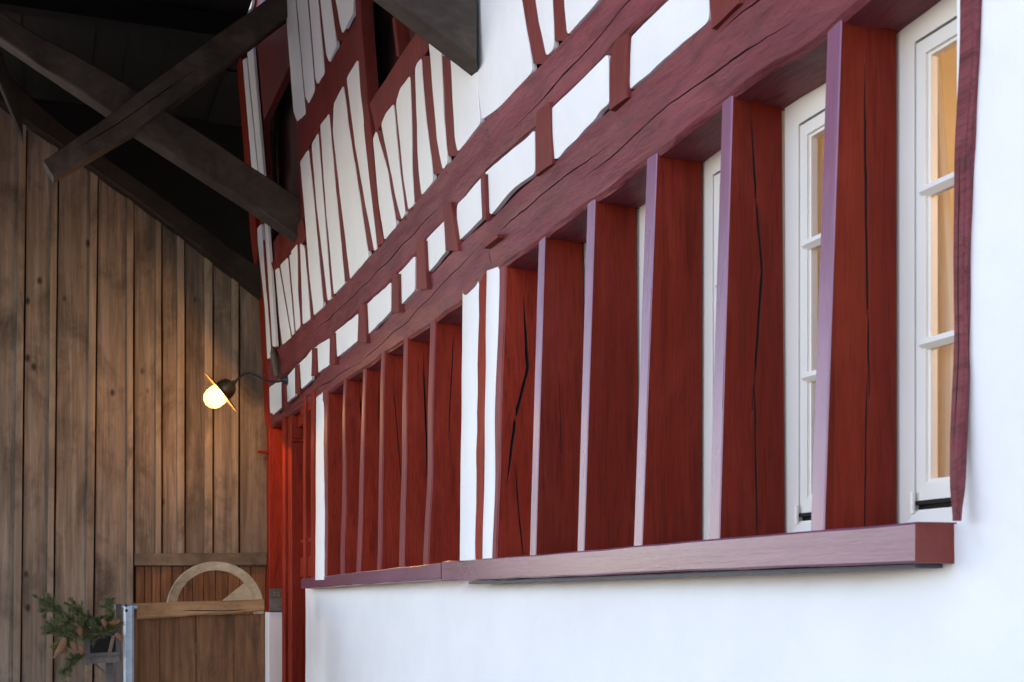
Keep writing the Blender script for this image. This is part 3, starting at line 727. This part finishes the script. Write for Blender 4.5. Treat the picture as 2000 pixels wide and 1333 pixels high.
# rafter line (photo px) cuts the board tops
raf_low = [(-420, -60), (-20, 185), (40, 232), (180, 330), (330, 440), (497, 572), (530, 600)]
def raf_y(px): return interp(raf_low, px)
lines = [(-45, -32), (28, 42), (93, 105), (169, 183), (248, 260), (304, 315), (346, 360), (400, 415), (453, 466)]
YBF = YB
def board(px0, px1, yf, th, name, mat, z0=0.0, seed=0):
    lean = (-.010 if px0 < 200 else .0)
    a0 = onY(px0, 1000, yf).x; a1 = onY(px1, 1000, yf).x
    zt0 = onY(px0, raf_y(px0) - 22, yf).z; zt1 = onY(px1, raf_y(px1) - 22, yf).z
    n = 20; loops = []
    for k in range(n + 1):
        t = k / n; za = z0 + (zt0 - z0) * t; zb = z0 + (zt1 - z0) * t
        sh = -lean * (za - 2.0) ; w = .0025 * noi((px0, za, seed), 1.4); w2 = .0025 * noi((px1, za, seed + 5), 1.4); cp = .003 * noi((px0, za, 3), .9)
        A = a0 + sh + w; B = a1 + sh + w2; bv = .003
        loops.append([Vector((A, yf + bv, za)), Vector((A + bv, yf + cp, za)), Vector(((A + B) / 2, yf + cp + .002 * noi((A, za, 9), 2), (za + zb) / 2)), Vector((B - bv, yf + cp, zb)), Vector((B, yf + bv, zb)), Vector((B, yf + th, zb)), Vector((A, yf + th, za))])
    vs, fs = loft(loops); return mk(name, vs, fs, mat, barn, smooth=True, sharp=30)
prev = -118
zrail = onY(390, 1106, YB).z
for k, (a, b_) in enumerate(lines + [(531, 545)]):
    z0 = 0 if a < 255 else zrail
    board(prev, a + 7, YBF + .0, .025, 'board', M_barn, z0, seed=k)
    if a < 500: board(a, b_, YBF - .026, .026, 'batten', M_barn2, z0 if b_ > 262 else 0, seed=k + 40)
    prev = b_ + 3
# rail over the low hatch and the rusty boards below it
x0, x1 = onY(263, 1090, YB - .06).x, onY(521, 1090, YB - .06).x
zt, zb = onY(390, 1083, YB - .05).z, onY(390, 1106, YB - .05).z
M_bx = wood('grey_brown_cross_rail', [(.28, (.12, .08, .052)), (.5, (.20, .14, .095)), (.72, (.28, .205, .15))], (.07, 1, 1), knots=False)
timber('cross_rail', lambda t: ((x0 + (x1 - x0) * t, YB - .05, zt + .02 * t), (x0 + (x1 - x0) * t, YB - .05, zb + .01 * t), (x0 + (x1 - x0) * t, YB + .02, zb + .01 * t), (x0 + (x1 - x0) * t, YB + .02, zt + .02 * t)), 16, M_bx, barn, m=3, amp=.004, bev=.006, seed=7)
pp = [265, 283, 297, 314, 336, 358, 377, 398, 421, 446, 468, 490, 520]
for k in range(len(pp) - 1):
    xa, xb = onY(pp[k], 1150, YB + .0).x, onY(pp[k + 1], 1150, YB + .0).x
    box('hatch_board', xa + .002, xb - .002, YB + .004 * (k % 3), YB + .03, 0, zb, M_door, barn, .003)
box('rear_sheathing', onY(-118, 1000, YB).x, 1.78, YB + .04, YB + .06, 0, onY(520, 590, YB + .05).z, M_gap, barn)
# rafter along the board tops
raf_up = [(-420, -140), (-20, 120), (60, 190), (130, 250), (200, 300), (490, 510), (530, 540)]
def quad(t):
    px = -420 + 950 * t; Y = YB - .14
    a = onY(px, interp(raf_up, px), Y); b_ = onY(px, raf_y(px) - 3, Y); dv = Vector((0, .2, 0)); return (a, b_, b_ + dv, a + dv)
M_raf = wood('brown_rafter_timber', [(.28, (.011, .007, .004)), (.5, (.022, .014, .009)), (.72, (.045, .029, .018))], (.15, 1, .3), knots=False)
timber('rafter', quad, 40, M_raf, barn, m=5, amp=.012, bev=.015, seed=12, nscale=5, edge=.02)
timber('rafter', lambda t: tuple(onY(px, py, YB - .7) + dv for (px, py, dv) in ((-60 + 115 * t * .9, -80 + 300 * t, Vector()), (-95 + 140 * t, -60 + 330 * t, Vector()), (-95 + 140 * t, -60 + 330 * t, Vector((0, .15, 0))), (-60 + 115 * t * .9, -80 + 300 * t, Vector((0, .15, 0))))), 12, M_raf, barn, m=3, amp=.01, bev=.01, seed=13)

# ------------------------------------------------------------------ open roof over the passage
roof = thing('passage_roof', (-1.5, 8, 5), 'dark unlit boarded roof over the passage between barn and house', 'roof')
ZR = EYE + 4.55
RX0 = -3.8
xk = 0
xs_ = [RX0 + .28 * k for k in range(int((1.55 - RX0) / .28) + 1)]
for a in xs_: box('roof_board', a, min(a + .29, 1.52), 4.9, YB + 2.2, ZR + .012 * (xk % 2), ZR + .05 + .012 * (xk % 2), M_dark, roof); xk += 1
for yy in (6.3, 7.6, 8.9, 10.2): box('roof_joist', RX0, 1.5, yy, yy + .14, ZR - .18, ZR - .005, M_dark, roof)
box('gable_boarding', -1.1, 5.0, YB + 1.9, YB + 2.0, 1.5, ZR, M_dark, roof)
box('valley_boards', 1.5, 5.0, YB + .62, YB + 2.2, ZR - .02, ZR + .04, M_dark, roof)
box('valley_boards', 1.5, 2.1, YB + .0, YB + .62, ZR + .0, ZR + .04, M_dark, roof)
box('eave_sky_block', RX0 - .04, RX0, 4.9, YB + 2.2, ZR - 1.7, ZR + .05, M_dark, roof)  # added out of view, hung low to cut sky light on the wall
box('front_sky_block', RX0, 1.5, 4.86, 4.9, ZR - 1.45, ZR + .05, M_dark, roof)  # unseen drop board, added to keep high sky off barn and upper wall

# ------------------------------------------------------------------ scissor braces in front of the barn
truss = thing('roof_truss', (-.5, 9, 4), 'crossed pair of rough brown timbers under the dark roof, halved together in an X', 'roof truss')
def brace(name, up, lo, Y, th, parent, seed, x0, x1, cracks=(), chamf=0):
    def quad(t):
        px = x0 + (x1 - x0) * t
        a = onY(px, interp(up, px), Y); b_ = onY(px, interp(lo, px), Y); dv = Vector((0, th, 0)); return (a, b_, b_ + dv, a + dv)
    return timber(name, quad, 36, M_truss, parent, m=6, cracks=cracks, amp=.008, bev=.01, seed=seed, nscale=5, edge=.02)
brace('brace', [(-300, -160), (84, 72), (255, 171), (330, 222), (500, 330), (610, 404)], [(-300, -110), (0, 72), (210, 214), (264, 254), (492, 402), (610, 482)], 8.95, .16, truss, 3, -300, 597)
def brace_run(up, lo, Y, th, seed):
    def run(pts, t):
        ds = [0]
        for p, q in zip(pts, pts[1:]): ds.append(ds[-1] + math.dist(p, q))
        return interp(list(zip(ds, [p[0] for p in pts])), t * ds[-1]), interp(list(zip(ds, [p[1] for p in pts])), t * ds[-1])
    def quad(t):
        a = onY(*run(up, t), Y); b_ = onY(*run(lo, t), Y); dv = Vector((0, th, 0)); return (a, b_, b_ + dv, a + dv)
    return timber('brace', quad, 36, M_truss, truss, m=6, amp=.008, bev=.006, seed=seed, nscale=5, edge=.015, cracks=[(.1, .6, [(.1, .4), (.6, .55)], .008, .02)])
brace_run([(85, 314), (192, 240), (270, 178), (390, 92), (560, -32)], [(105, 346), (261, 256), (330, 208), (444, 122), (605, -2)], 8.90, .15, 4)
0 and brace('brace', [(84, 313), (129, 279), (192, 240), (216, 222), (270, 178), (390, 92), (560, -30)], [(90, 322), (106, 346), (129, 339), (261, 255), (330, 208), (444, 122), (620, -20)], 8.90, .15, truss, 4, 88, 560)
nb = thing('tie_brace', (1.2, 5.1, 4), 'broad brown timber running down into the white upper wall near the crossing red studs', 'beam')
YN = yat(931, 1.70) - .08
def quad(t):
    px = 560 + (931 - 560) * t
    a = onY(px, -240 + (px - 700) * .55, YN); b_ = onY(px, 120 + (px - 928) * .735, YN)
    qx = 727 + (px - 765) * 205 / 163; c_ = onY(qx, (qx - 727) * .77, YN + .16); return (a, b_, c_, a + Vector((0, .16, 0)))
timber('brace', quad, 30, M_truss, nb, m=6, amp=.008, bev=.01, seed=9, nscale=5, edge=.01)

# ------------------------------------------------------------------ wall lamp
lb = onX(566, 745, 1.77)
lamp = thing('wall_lamp', (1.74, lb.y, lb.z), 'lit swan neck wall lamp with clear glass globe and tilted round shade', 'lamp')
LY = lb.y - .02
blobp = [onX(x, y, 1.742) for x, y in ((556, 742), (567, 728), (569, 760), (568, 764))]
n = len(blobp); vs = blobp + [p + Vector((.02, 0, 0)) for p in blobp]
bp = onX(560, 745, 1.742)
lathe('wall_bracket', (1.762, bp.y - .07, bp.z), (-1, 0, 0), [(0, .075), (.012, .075), (.03, .035), (.06, .016), (.08, .014)], M_iron, lamp, 18)
def lp(x, y): return onY(x, y, LY - .05)
arm_px = [(560, 746), (545, 746), (528, 745), (512, 740), (500, 733), (488, 729), (476, 731), (466, 739), (460, 746)]
tube('curved_arm', [(1.72, bp.y - .07, bp.z)] + [lp(x, y) for x, y in arm_px[1:]], .0075, M_iron, lamp)
c0 = lp(432, 764); ax = (-RT * .77 + Vector((0, 0, -.64)) - FW * .12).normalized()
base = lp(455, 749)
lathe('lamp_cap', base, ax, [(-.03, .012), (-.005, .018), (0, .03), (.014, .055), (.05, .072), (.085, .076), (.10, .07)], M_cap, lamp)
sh = base + ax * .098
lathe('lamp_shade', sh, ax, [(0, .06), (0, .12), (.010, .182), (.016, .182), (.006, .12), (.006, .06)], simple('enamelled_shade', (.16, .11, .05), .5, .3), lamp, 32)
M_sh = None
lathe('glass_globe', sh + ax * .005, ax, [(0, .070), (.03, .078), (.08, .078), (.12, .064), (.143, .038), (.153, .001)], M_globe, lamp, 24, caps=False)
lathe('light_bulb', sh + ax * .0, ax, [(0, .018), (.012, .028), (.028, .034), (.042, .026), (.050, .001)], M_bulb, lamp, 16)
ld = bpy.data.lights.new('lamp_light', 'POINT'); ld.energy = 7; ld.color = (1, .60, .25); ld.shadow_soft_size = .012
lo = bpy.data.objects.new('lamp_light', ld); col.objects.link(lo); lo.location = sh + ax * .066; lo.rotation_euler = (-ax).to_track_quat('Z', 'Y').to_euler()
lo.parent = lamp; lo.matrix_parent_inverse = Matrix.Translation(-lamp.location)
# weathered wooden toggle hung on the beam above the lamp
pc = onX(537, 710, 1.70)
tg = thing('wooden_toggle', (1.7, pc.y, pc.z), 'grey weathered wooden stick hanging on the beam just above the lamp bracket', 'wooden peg')
tube('stick', [onX(533, 682, 1.70), onX(534, 692, 1.69), onX(538, 712, 1.69), onX(541, 735, 1.70), onX(543, 741, 1.71)], [.016, .026, .026, .02, .008], M_peg, tg, 9)
tube('hook', [onX(534, 684, 1.70), onX(536, 678, 1.74)], .006, M_iron, tg, 6)

# ------------------------------------------------------------------ board partition, bottom left
YD = 8.6
dr = thing('plank_gate', (onY(390, 1200, YD).x, YD, 0), 'half height gate of brown planks under an orange brown top rail, below the lamp', 'gate')
def gp(x, y, Y=YD): return onY(x, y, Y)
pp = [262, 311, 383, 457, 517]
for k in range(4):
    xa, xb = gp(pp[k], 1250).x, gp(pp[k + 1], 1250).x; zt = gp(pp[k], 1200).z
    box('plank', xa + .003, xb - .003, YD + .004 * (k % 2), YD + .03, .05, zt, M_door, dr, .004)
def quad(t):
    x = 268 + (516 - 268) * t
    a = gp(x, 1180 - 9 * t, YD - .06); b_ = gp(x, 1211 - 17 * t, YD - .06); dv = Vector((0, .09, 0)); return (a, b_, b_ + dv, a + dv)
timber('top_rail', quad, 24, M_rail, dr, m=4, amp=.008, bev=.008, seed=5, nscale=8, cracks=[(.3, .9, [(.3, .6), (.9, .8)], .006, .02)], edge=.01)
box('gate_stile', gp(256, 1200).x, gp(268, 1200).x, YD - .03, YD + .03, .05, gp(262, 1178).z, M_door, dr, .004)
zp = thing('steel_post', (gp(249, 1200, YD - .1).x, YD - .1, 0), 'pale blue grey galvanised steel post at the left edge of the plank gate', 'post')
xa, xb = gp(241, 1200, YD - .1).x, gp(261, 1200, YD - .1).x
box('post_tube', xa, xb, YD - .14, YD - .09, 0, gp(250, 1180, YD - .1).z, M_zinc, zp, .012)
for (qx, qy) in ((246, 1183), (247, 1193)):
    q = gp(qx, qy, YD - .142); lathe('bolt', (q.x, YD - .139, q.z), (0, -1, 0), [(0, .010), (.005, .010), (.007, .006)], M_iron, zp, 8)
for (qa, qb, qy) in ((224, 241, 1186), (258, 268, 1186)):
    q0, q1 = gp(qa, qy, YD - .1), gp(qb, qy, YD - .1)
    tube('cross_pin', [q0, q1], .018, M_zinc, zp, 10)
# pale wheel rim behind the gate
wc = onY(421, 1190, YD + .35)
wh = thing('bent_wood_hoop', (wc.x, wc.y, wc.z), 'pale bent wood hoop showing as a half circle above the plank gate', 'hoop')
sc = (YD + .35) / F_PX / math.cos(TH) * 1.0
R0 = (onY(515, 1190, YD + .35).x - onY(327, 1190, YD + .35).x) / 2; R1 = R0 - .058
loops = []
for k in range(64):
    a = k / 64 * math.tau; c, s = math.cos(a), math.sin(a)
    loops.append([Vector((wc.x + c * r, y, wc.z + s * r)) for (r, y) in ((R0, wc.y - .03), (R0 + .002, wc.y + .03), (R1, wc.y + .03), (R1, wc.y - .03))])
vs, fs = loft(loops + [loops[0]], caps=False); mk('rim', vs, fs, M_wheel, wh, smooth=True, sharp=30)
A = [onY(x, y, wc.y) for x, y in ((436, 1172), (482, 1136), (503, 1158), (511, 1190), (440, 1190))]; n = len(A)
vs = [p + Vector((0, -.018, 0)) for p in A] + [p + Vector((0, .018, 0)) for p in A]
mk('wedge_board', vs, [tuple(range(n)), tuple(range(2 * n - 1, n - 1, -1))] + [(i, (i + 1) % n, n + (i + 1) % n, n + i) for i in range(n)], M_wheel, wh)

# open wooden rack, left of the post, with evergreen and cones
YK = 8.3
kp = lambda x, y, Y=YK: onY(x, y, Y)
rk = thing('wooden_rack', (kp(200, 1270).x, YK, 0), 'small grey wooden rack with a dark empty compartment left of the steel post', 'rack')
M_rk = wood('grey_rack_wood', [(.28, (.07, .055, .05)), (.5, (.12, .098, .09)), (.72, (.18, .15, .135))], (1, 1, .1), knots=False)
def bar(name, a, b_, hw, th, mat, parent, Y=YK):
    A, B = kp(*a, Y), kp(*b_, Y); d = (B - A).normalized(); nrm = Vector((-d.z, 0, d.x)) * hw
    vs = [A + nrm, B + nrm, B - nrm, A - nrm]; vs = vs + [v + Vector((0, th, 0)) for v in vs]
    return mk(name, vs, [(0, 1, 2, 3), (7, 6, 5, 4), (0, 4, 5, 1), (1, 5, 6, 2), (2, 6, 7, 3), (3, 7, 4, 0)], mat, parent)
bar('rack_rail', (168, 1237), (232, 1233), .016, .04, M_rk, rk)
bar('rack_rail', (165, 1292), (234, 1285), .022, .05, M_rk, rk)
bar('rack_rail', (168, 1280), (234, 1277), .010, .03, M_rk, rk, YK - .03)
bar('rack_post', (169, 1233), (171, 1300), .018, .03, M_rk, rk, YK - .012)
bar('rack_post', (232, 1180), (234, 1500), .017, .05, M_rk, rk, YK + .02)
bar('rack_post', (214, 1296), (216, 1500), .024, .05, M_rk, rk, YK + .06)
bar('rack_brace', (186, 1297), (212, 1320), .006, .02, M_rk, rk)
bar('slanting_stick', (222, 1241), (213, 1280), .010, .02, M_barn2, rk, YK - .01)
mk('dark_back', [kp(*q, YK + .16) for q in ((176, 1240), (230, 1238), (230, 1282), (176, 1284))] + [kp(*q, YK + .18) for q in ((176, 1240), (230, 1238), (230, 1282), (176, 1284))],
   [(0, 1, 2, 3), (7, 6, 5, 4), (0, 4, 5, 1), (1, 5, 6, 2), (2, 6, 7, 3), (3, 7, 4, 0)], M_gap, rk)
# fir branches
def fir(pts, Y, seed, label, spread=.05):
    rng = random.Random(seed); vs, fs = [], []; pv, pf = [], []
    P3 = [kp(x, y, Y + dy) for (x, y, dy) in pts]
    def seg(a, b_, r):
        d = (b_ - a).normalized(); u = d.orthogonal().normalized(); v = d.cross(u); k = len(pv)
        for p, rr in ((a, r), (b_, r * .6)):
            for j in range(4): pv.append(p + (u * math.cos(j * 1.5708) + v * math.sin(j * 1.5708)) * rr)
        for j in range(4): pf.append((k + j, k + (j + 1) % 4, k + 4 + (j + 1) % 4, k + 4 + j))
    def needles(a, b_, dens, ln):
        d = (b_ - a); L = d.length; d.normalize(); u = d.orthogonal().normalized(); v = d.cross(u)
        for _ in range(int(L * dens)):
            p = a + d * (rng.random() * L); an = rng.random() * math.tau
            o = (d * .9 + (u * math.cos(an) + v * math.sin(an)) * rng.uniform(.7, 1.2)).normalized() * ln * rng.uniform(.6, 1.1)
            w = o.cross(Vector((rng.random() - .5, rng.random() - .5, rng.random() - .5))).normalized() * .0019
            k = len(vs); vs.extend([p - w, p + w, p + o]); fs.append((k, k + 1, k + 2))
    for a, b_ in zip(P3, P3[1:]):
        seg(a, b_, .006); needles(a, b_, 1400, .042)
        for _ in range(max(2, int((b_ - a).length / .007))):
            t = rng.random(); p = a.lerp(b_, t); d = (b_ - a).normalized()
            q = (d * .8 + Vector((rng.uniform(-1, 1), rng.uniform(-.8, .8), rng.uniform(-1, 1))) * .8).normalized() * rng.uniform(.5, 1.2) * spread * 1.6
            seg(p, p + q, .003); needles(p, p + q, 1500, .034)
    root = thing('fir_branch', P3[0], label, 'fir branch', 'fir branches decorating the rack')
    mk('twig', pv, pf, M_peg, root); nd = mk('needles', vs, fs, M_fir, root); nd['kind'] = 'stuff'
fir([(205, 1245, .05), (165, 1225, -.02), (125, 1205, -.05), (88, 1180, -.02)], YK - .12, 1, 'longest fir branch, reaching up to the far left of the rack')
fir([(190, 1240, 0), (150, 1235, -.05), (110, 1232, -.05), (95, 1220, 0)], YK - .14, 2, 'fir branch lying level behind the hanging cones')
fir([(215, 1240, 0), (190, 1222, 0), (165, 1208, -.02), (150, 1190, 0)], YK - .06, 3, 'fir branch leaning up and left over the top rail of the rack')
fir([(222, 1235, 0), (216, 1205, 0), (208, 1172, .02)], YK - .05, 4, 'upright fir sprig beside the top of the steel post', .03)
fir([(168, 1275, 0), (145, 1292, -.03), (122, 1312, -.04)], YK - .1, 5, 'low fir sprig drooping below the cones', .03)
fir([(150, 1240, 0), (125, 1255, -.03), (110, 1268, -.03)], YK - .08, 6, 'short fir sprig hanging between the two outer cones', .035)
fir([(190, 1238, 0), (205, 1228, 0), (226, 1218, 0)], YK - .02, 7, 'short fir sprig tucked between rack rail and steel post', .03)
def cone(a, b_, r, Y, label):
    A, B = kp(*a, Y), kp(*b_, Y); d = (B - A); L = d.length; d.normalize(); u = d.orthogonal().normalized(); v = d.cross(u)
    c = thing('spruce_cone', A, label, 'cone', 'brown spruce cones hanging in the fir branches')
    vs, fs = [], []; rows = 14; side = Vector((0, -1, 0)).cross(d)
    def cen(t): return A + d * (L * t) + side * (.10 * L * math.sin(t * math.pi))
    loops = [[cen(t) + (u * math.cos(k * math.tau / 10) + v * math.sin(k * math.tau / 10)) * max(.002, r * 1.0 * math.sin(min(1, t * 1.15 + .12) * math.pi) ** .5 if t < .98 else .002) for k in range(10)] for t in [j / 14 for j in range(15)]]
    vs, fs = loft(loops); mk('core', vs, fs, M_cone, c, smooth=True)
    vs, fs = [], []
    for j in range(rows):
        t = (j + .3) / rows; rr = r * 1.0 * math.sin(min(1, t * 1.15 + .12) * math.pi) ** .5
        for k in range(8):
            a_ = (k + (j % 2) * .5) * math.tau / 8; o = u * math.cos(a_) + v * math.sin(a_); s = d.cross(o) * rr * .45
            p = cen(t); q = len(vs)
            vs.extend([p + o * rr * .9 - s, p + o * rr * .9 + s, p + o * rr * 1.22 + d * L / rows * 1.2 + s * .5, p + o * rr * 1.25 + d * L / rows * 1.5, p + o * rr * 1.22 + d * L / rows * 1.2 - s * .5]); fs.append((q, q + 1, q + 2, q + 3, q + 4))
    mk('scales', vs, fs, M_cone, c)['kind'] = 'stuff'
cone((127, 1246), (97, 1291), .021, YK - .22, 'longest cone, hanging lowest at the far left')
cone((144, 1218), (159, 1250), .020, YK - .2, 'upper brown cone in the middle of the fir branches')
cone((140, 1252), (146, 1279), .018, YK - .2, 'blunt brown cone hanging just under the upper middle cone')
cone((156, 1262), (158, 1282), .017, YK - .2, 'short cone right against the left post of the rack')
cone((130, 1264), (127, 1282), .010, YK - .18, 'thin small cone between the long cone and the blunt one')
cone((234, 1212), (208, 1216), .017, YK - .16, 'level cone lying against the steel post above the compartment')
cone((199, 1210), (206, 1228), .014, YK - .17, 'little tilted cone at the tip of the level cone')
cone((226, 1238), (240, 1256), .015, YK - .14, 'cone hanging down right over the corner of the rack at the steel post')
